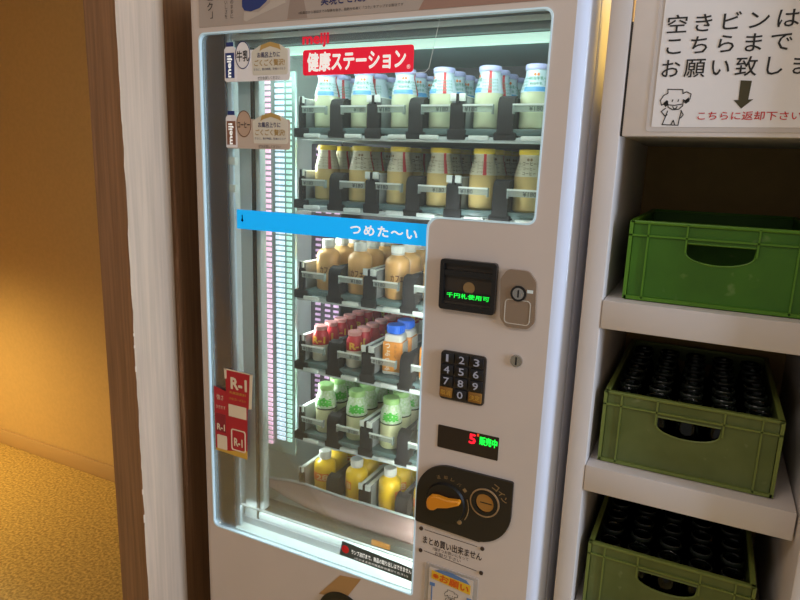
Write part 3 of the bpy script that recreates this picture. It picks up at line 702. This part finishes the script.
# ------------------------------------------------------------------ green crates
def crate(label, x0, x1, y0, y1, z0, h, m, m2):
    t = thing('bottle_crate', label, 'crate', ((x0+x1)/2, (y0+y1)/2, z0), 'green bottle crates on the shelves')
    W = x1-x0; zt = z0+h
    def wallpoly(hole):
        cx = (x0+x1)/2+.001
        hw = .0525
        return [(cx-hw, zt-.034), (cx-hw, zt-.050)] + [(cx+hw*math.cos(a), zt-.050+.019*math.sin(a)) for a in [PI+PI*i/14 for i in range(1, 14)]] + [(cx+hw, zt-.050), (cx+hw, zt-.034)]
    b = new()
    for yy0 in (y0+.004, y1-.008):
        ext(b, [(x0+.004, z0+.004), (x1-.004, z0+.004), (x1-.002, zt-.002), (x0+.002, zt-.002)], [wallpoly(True)], yy0, yy0+.004)
    bx(b, x0+.003, x0+.007, y0+.004, y1-.004, z0+.004, zt-.002); bx(b, x1-.007, x1-.003, y0+.004, y1-.004, z0+.004, zt-.002)
    obj('wall', b, m, t)
    b = new(); bx(b, x0+.004, x1-.004, y0+.004, y1-.004, z0, z0+.006); obj('base', b, m, t)
    # rim
    b = new()
    bx(b, x0, x1, y0, y0+.010, zt-.006, zt, .002); bx(b, x0, x1, y1-.010, y1, zt-.006, zt, .002)
    bx(b, x0, x0+.010, y0, y1, zt-.006, zt, .002); bx(b, x1-.010, x1, y0, y1, zt-.006, zt, .002)
    obj('rim', b, m2, t)
    # raised ribs
    b = new()
    for yy0, yy1 in ((y0, y0+.005), (y1-.005, y1)):
        bx(b, x0, x1, yy0, yy1, zt-.0275, zt-.0245); bx(b, x0+.002, x1-.002, yy0, yy1, z0+.002, z0+.008)
        for d in (.032, W-.032): bx(b, x0+d-.0015, x0+d+.0015, yy0, yy1, z0+.004, zt-.003)
        for d in (.094, W-.090): bx(b, x0+d-.0015, x0+d+.0015, yy0, yy1, zt-.050, zt-.003)
        bx(b, x0, x0+.006, yy0, yy1+.0, z0+.002, zt-.002); bx(b, x1-.006, x1, yy0, yy1, z0+.002, zt-.002)
    for d in (.10, .21, .32):
        bx(b, x0, x0+.005, y0+d, y0+d+.003, z0+.004, zt-.003); bx(b, x1-.005, x1, y0+d, y0+d+.003, z0+.004, zt-.003)
    bx(b, x0, x0+.005, y0, y1, zt-.0275, zt-.0245); bx(b, x1-.005, x1, y0, y1, zt-.0275, zt-.0245)
    # handle lip
    pts = wallpoly(True)
    tube(b, [(x, y0+.004, z) for x, z in pts] + [(pts[0][0], y0+.004, pts[0][1])], .0016, 6)
    obj('rib', b, m2, t)
    return t
def crate_mat(name, c1, c2, scuff):
    m = mat(name, c1, .5, noise=.5, nscale=14, rgb2=c2, bump=.05)
    nt = m.node_tree; bs = nt.nodes['Principled BSDF']
    lk = bs.inputs['Base Color'].links[0].from_socket
    tc = nt.nodes.new('ShaderNodeTexCoord'); nz = nt.nodes.new('ShaderNodeTexNoise'); nz.inputs['Scale'].default_value = 38; nz.inputs['Detail'].default_value = 2
    rp = nt.nodes.new('ShaderNodeValToRGB'); rp.color_ramp.elements[0].position = .66; rp.color_ramp.elements[1].position = .76
    mx = nt.nodes.new('ShaderNodeMix'); mx.data_type = 'RGBA'; mx.inputs[7].default_value = lin(scuff)
    nt.links.new(tc.outputs['Object'], nz.inputs['Vector']); nt.links.new(nz.outputs['Fac'], rp.inputs[0])
    mu = nt.nodes.new('ShaderNodeMath'); mu.operation = 'MULTIPLY'; mu.inputs[1].default_value = .45
    nt.links.new(rp.outputs[0], mu.inputs[0]); nt.links.new(mu.outputs[0], mx.inputs[0]); nt.links.new(lk, mx.inputs[6]); nt.links.new(mx.outputs[2], bs.inputs['Base Color'])
    return m
CG1 = crate_mat('crate_green', (64, 116, 14), (56, 104, 12), (128, 152, 92))
CG2 = crate_mat('crate_green_worn', (98, 108, 58), (84, 96, 44), (140, 146, 104))
CL1 = mat('crate_rib_green', (82, 130, 24), .45); CL2 = mat('crate_rib_green_worn', (110, 122, 56), .45)
CR1 = crate('bright green plastic bottle crate on the top shelf', -.128, .164, .030, .450, 1.2257, .1425, CG1, CL1)
CR2 = crate('dull green crate full of empty bottles on the middle shelf', -.1405, .1535, .030, .455, .9072, .1425, CG2, CL2)
CR3 = crate('dull green crate of empty bottles on the lowest visible shelf', -.1405, .1535, .035, .455, .5892, .1425, CG2, CL2)

# ------------------------------------------------------------------ bottles
def bent(r):     # wrap flat writing round a bottle of radius r(z), its front at -Y
    def f(x, z):
        rr = r(z) if callable(r) else r
        a = x/rr - PI/2
        return (rr*math.cos(a), rr*math.sin(a), z)
    return f
def interp(prof):
    P = sorted([(z, r) for r, z in prof if r > .005], key=lambda t: t[0])
    def f(z):
        for (z0, r0), (z1, r1) in zip(P, P[1:]):
            if z0 <= z <= z1 and z1 > z0: return r0+(r1-r0)*(z-z0)/(z1-z0)
        return P[-1][1]
    return f
def part(name, bm, m, parent, smooth=40):
    me = mesh_of(name, bm, m, smooth); o = bpy.data.objects.new(name, me); COL.objects.link(o); o.parent = parent; return o
def flat_part(name, bm, m, parent):
    me = bpy.data.meshes.new(name); bm.to_mesh(me); bm.free(); me.materials.append(m)
    o = bpy.data.objects.new(name, me); COL.objects.link(o); o.parent = parent; return o
def shell(prof, z0, z1, off):
    f = interp(prof); zs = sorted({z0, z1} | {z for r, z in prof if z0 < z < z1})
    return [(f(z)+off, z) for z in zs]

def milk_proto(name, milk, filmc, capc, bandc, word, inkc, accent):
    t = bpy.data.objects.new(name, None); COL.objects.link(t); t.empty_display_size = .05
    P = [(0, 0), (.027, 0), (.0305, .004), (.0305, .068), (.0295, .078), (.0245, .098), (.0215, .108), (.0212, .117), (.0230, .119), (.0230, .127), (.0215, .129), (0, .129)]
    b = new(); lathe(b, P, 32); part('glass_body', b, milk, t)
    b = new(); lathe(b, shell(P, .074, .119, .0006), 32); part('film', b, filmc, t)
    b = new(); lathe(b, [(.0232, .1185), (.0240, .120), (.0240, .1275), (.0222, .1300), (0, .1302)], 32); part('cap', b, capc, t)
    F = interp(P)
    if bandc:
        b = new(); lathe(b, shell(P, .0755, .0845, .0010), 16, a0=math.radians(-140), a1=math.radians(-50)); part('band', b, bandc, t)
    b = new(); lathe(b, shell(P, .074, .1185, .0011), 4, a0=math.radians(-22), a1=math.radians(-7)); lathe(b, shell(P, .074, .1185, .0011), 4, a0=math.radians(158), a1=math.radians(173)); part('tear_strip', b, mat('strip_red', (206, 60, 66), .5), t)
    b = new(); text_into(b, word, -.015, .015, .1010, 0, .0075, bold=.02, fn=bent(lambda z: F(z)+.0013)); text_into(b, word, -.013, .013, .0905, 0, .0055, bold=.02, fn=bent(lambda z: F(z)+.0013))
    for a_ in (-55, 60, 95):
        for zz_ in (.081, .088, .0945, .101): text_into(b, word, -.010, .010, zz_, 0, .0042, fn=(lambda a_: (lambda x, z: tuple(Matrix.Rotation(math.radians(a_), 3, 'Z') @ Vector(bent(lambda q: F(q)+.0013)(x, z)))))(a_))
    if not bandc: text_into(b, word, -.014, .014, .081, 0, .0065, bold=.02, fn=bent(lambda z: F(z)+.0013))
    flat_part('lettering', b, inkc, t)
    b = new(); text_into(b, '●●', -.006, .006, .109, 0, .006, fn=bent(lambda z: F(z)+.0013)); flat_part('emblem', b, accent, t)
    return t
FILMB = mat('film_pale_blue', (190, 208, 220), .3); FILMY = mat('film_cream', (206, 202, 176), .3)
BLUEB = mat('band_sky_blue', (84, 156, 214), .4)
milk0 = milk_proto('milk_bottle', mat('milk', (204, 212, 178), .25, coat=.5), FILMB, mat('cap_lilac', (170, 170, 214), .35), BLUEB, '明治牛乳', mat('film_green_ink', (70, 140, 110), .5), mat('film_orange', (226, 120, 50), .5))
coff0 = milk_proto('coffee_milk_bottle', mat('coffee_milk', (208, 182, 120), .25, coat=.5), FILMY, mat('cap_yellow', (236, 204, 60), .35), None, 'コーヒー', mat('film_dark_ink', (74, 66, 62), .5), mat('film_brown', (140, 120, 90), .5))

def pet_proto(name, bodyc, capc, labelc, word, inkc, h=.127, rr=.030, zl=(.03, .075)):
    k = h-.127
    t = bpy.data.objects.new(name, None); COL.objects.link(t); t.empty_display_size = .05
    P = [(0, 0), (rr*.86, 0), (rr*.97, .005), (rr*.97, .018), (rr, .022), (rr, .082+k), (rr*.985, .088+k), (rr*.90, .095+k), (rr*.66, .101+k), (.0145, .104+k), (.0130, .107+k), (.0130, .112+k), (0, .112+k)]
    b = new(); lathe(b, P, 32); part('body', b, bodyc, t)
    b = new(); lathe(b, [(.0132, .105+k), (.0160, .106+k), (.0160, .108+k), (.0140, .109+k)], 24); part('neck_ring', b, capc, t)
    b = new(); lathe(b, [(.0158, .1095+k), (.0163, .1105+k), (.0163, h-.0015), (.0153, h), (0, h)], 24)
    for i in range(18):
        a = 2*PI*i/18; bx(b, .0160*math.cos(a)-.0007, .0160*math.cos(a)+.0007, .0160*math.sin(a)-.0007, .0160*math.sin(a)+.0007, .1115+k, h-.002)
    part('cap', b, capc, t)
    F = interp(P)
    if labelc:
        b = new(); lathe(b, shell(P, zl[0], zl[1], .0006), 24, a0=math.radians(-175), a1=math.radians(-60)); part('label_band', b, labelc, t)
    b = new(); text_into(b, word, -.018, .014, (zl[0]+zl[1])/2, 0, .016, bold=.03, fn=bent(lambda z: F(z)+.0011)); flat_part('lettering', b, inkc, t)
    return t
cafe0 = pet_proto('coffee_drink_bottle', mat('milk_tea_orange', (228, 178, 112), .3, coat=.3), mat('cap_white', (232, 236, 228), .4), None, 'カフェ', mat('print_brown', (120, 70, 40), .5))
juic0 = pet_proto('juice_bottle', mat('juice_yellow', (248, 204, 40), .3, coat=.3), mat('cap_white_2', (226, 228, 224), .4), mat('label_orange', (240, 128, 40), .4), '28', mat('label_cream', (250, 220, 150), .5), h=.112, rr=.0295, zl=(.034, .056))

# red-topped yogurt drink
def small_proto(name, bodyc, topc, capc, word, inkc, rr, h, zsplit, band=None, wz=None):
    t = bpy.data.objects.new(name, None); COL.objects.link(t); t.empty_display_size = .05
    P = [(0, 0), (rr*.9, 0), (rr, .004), (rr, h*.55), (rr*.99, h*.62), (rr*.90, h*.74), (rr*.74, h*.84), (rr*.70, h*.88), (rr*.70, h*.90), (0, h*.90)]
    b = new(); lathe(b, P, 28); part('body', b, bodyc, t)
    b = new(); lathe(b, shell(P, h*zsplit, h*.89, .0006), 28); part('film', b, topc, t)
    b = new(); lathe(b, [(rr*.76, h*.885), (rr*.80, h*.895), (rr*.80, h*.985), (rr*.74, h), (0, h)], 28); part('cap', b, capc, t)
    F = interp(P)
    if band:
        b = new(); lathe(b, shell(P, h*zsplit-.001, h*zsplit+.003, .0011), 28); part('band', b, band, t)
    b = new(); text_into(b, word, -rr*.78, rr*.78, h*(wz or .62), 0, h*.17, bold=.06, fn=bent(lambda z: F(z)+.0014)); flat_part('lettering', b, inkc, t)
    return t
yog0 = small_proto('yogurt_drink_bottle', mat('yogurt_cream', (238, 232, 212), .35, coat=.3), mat('film_red', (200, 42, 52), .35), mat('cap_red_pale', (216, 150, 146), .35), 'R-1', mat('gold_print_2', (244, 190, 70), .5), .0215, .092, .48)
grn0 = small_proto('green_tea_milk_bottle', mat('pale_green_milk', (224, 226, 178), .35, coat=.3), mat('film_white_green', (218, 228, 212), .35, noise=.5, nscale=150, rgb2=(168, 202, 148)), mat('cap_green', (150, 196, 120), .35), '森', mat('leaf_green', (70, 190, 60), .5), .0270, .130, .50, mat('band_olive', (60, 66, 44), .5), .66)

# orange square bottle with a blue cap
sq0 = bpy.data.objects.new('square_drink_bottle', None); COL.objects.link(sq0); sq0.empty_display_size = .05
b = new(); bx(b, -.025, .025, -.025, .025, 0, .102, .006, 3)
for v in b.verts:
    if v.co.z > .09: v.co.x *= .88; v.co.y *= .88
part('body', b, mat('bottle_white', (226, 224, 214), .35), sq0)
b = new(); bx(b, -.0256, .0256, -.0256, .0256, .006, .085, .006, 3); part('label_band', b, mat('label_orange_2', (222, 144, 56), .45), sq0)
b = new(); bx(b, .0258, .0262, -.019, .019, .010, .083); part('side_label', b, mat('label_white', (214, 208, 196), .45), sq0)
b = new(); lathe(b, [(.016, .100), (.016, .104), (.0215, .105), (.0215, .122), (.020, .124), (0, .124)], 28)
for i in range(24):
    a = 2*PI*i/24; bx(b, .0215*math.cos(a)-.0009, .0215*math.cos(a)+.0009, .0215*math.sin(a)-.0009, .0215*math.sin(a)+.0009, .107, .121)
part('cap', b, mat('cap_bright_blue', (20, 104, 226), .35), sq0)
b = new(); text_into(b, 'つぶつぶ', -.017, -.004, .046, -.0261, .068, vertical=True, bold=.03); flat_part('lettering', b, mat('lettering_white', (240, 236, 226), .5), sq0)
b = new(); text_into(b, 'みかん', .006, .013, .062, -.0261, .034, vertical=True); flat_part('small_lettering', b, mat('lettering_brown', (110, 60, 24), .5), sq0)

ORD = ['leftmost lane', 'second lane from left', 'third lane from left', 'fourth lane from left', 'fifth lane from left', 'rightmost lane']
QUE = ['frontmost', 'second in line', 'third in line', 'fourth in line', 'fifth in line', 'sixth in line', 'seventh in line', 'eighth in line', 'ninth in line']
SHN = ['top shelf', 'second shelf', 'third shelf', 'fourth shelf', 'fifth shelf', 'bottom shelf']
used = set()
def place(proto, x, y, z, rz, label, cat, group):
    if proto.name not in used:
        r = proto; used.add(proto.name)
    else:
        r = proto.copy(); COL.objects.link(r)
        for ch in proto.children:
            c = ch.copy(); COL.objects.link(c); c.parent = r
    r.location = (x, y, z); r.rotation_euler = (0, 0, rz)
    r['label'] = label; r['category'] = cat; r['group'] = group
    return r
def rowfill(proto, row, lanes, desc, cat, depth, pitch, y0, rots, xoff):
    for li, k in enumerate(lanes):
        for j in range(depth):
            x = LANEX[k] + xoff[li] + (random.uniform(-.001, .001) if j else 0); y = y0 + pitch*j
            rz = rots[li] if j == 0 else (random.uniform(-1.2, 1.2) if proto is not sq0 else .05)
            place(proto, x, y, BASE[row]-.0008, rz, f'{desc}, {QUE[j]}, {ORD[k]}, {SHN[row]}', cat, f'{desc}s on the {SHN[row]}')
# rotation towards the viewer: a bottle's front is -Y; the viewer stands to the right
rowfill(milk0, 0, range(6), 'blue-filmed milk bottle', 'bottle', 5, .0635, .196, [.40, .38, .36, -.85, -.95, .25], [-.001, -.001, .004, -.003, .001, 0])
rowfill(coff0, 1, range(6), 'yellow-capped coffee milk bottle', 'bottle', 5, .0635, .196, [-.55, .38, -.50, -.50, -.90, .25], [.001, -.003, -.002, -.002, -.001, -.001])
rowfill(cafe0, 2, range(4), 'tan bottle with white cap', 'bottle', 5, .0645, .198, [.4, .3, .5, .4], [.006, -.003, -.001, -.001])
rowfill(yog0, 3, range(2), 'small red-topped yogurt bottle', 'bottle', 9, .0485, .190, [.3, .7], [-.010, -.010])
rowfill(sq0, 3, range(2, 4), 'orange square bottle with blue cap', 'bottle', 2, .058, .196, [.12, .12], [.001, -.001])
rowfill(grn0, 4, range(4), 'green-topped milk drink bottle', 'bottle', 4, .058, .196, [.35, .5, .4, .4], [.004, -.003, -.004, -.002])
rowfill(juic0, 5, range(4), 'yellow juice bottle with white cap', 'bottle', 3, .062, .196, [.35, -.5, 2.4, .4], [.003, .001, -.001, -.002])

# empty glass bottles standing in two of the crates
eb = bpy.data.objects.new('empty_bottle', None); COL.objects.link(eb); eb.empty_display_size = .05
b = new(); lathe(b, [(0, .002), (.024, .001), (.0265, .004), (.0265, .070), (.0255, .080), (.021, .100), (.0185, .110), (.0185, .119), (.0200, .121), (.0200, .129), (.0180, .130), (.0165, .128), (.0165, .115), (.019, .100), (.0238, .080), (.0248, .068), (.0248, .012), (0, .010)], 20)
part('glass_body', b, BOTTLEGLASS, eb)
b = new(); lathe(b, [(.0200, .1205), (.0212, .122), (.0212, .128), (.0200, .1298)], 20); part('mouth_ring', b, mat('ring_glass', (34, 40, 34), .2), eb)
for (zc, desc) in ((.9072, 'middle shelf'), (.5892, 'lowest visible shelf')):
    for i in range(5):
        for j in range(7):
            place(eb, -.1045 + .0555*i, .073 + .0560*j, zc+.0055, 0, f'empty clear glass bottle standing in the green crate on the {desc}', 'bottle', f'empty bottles in the crate on the {desc}')
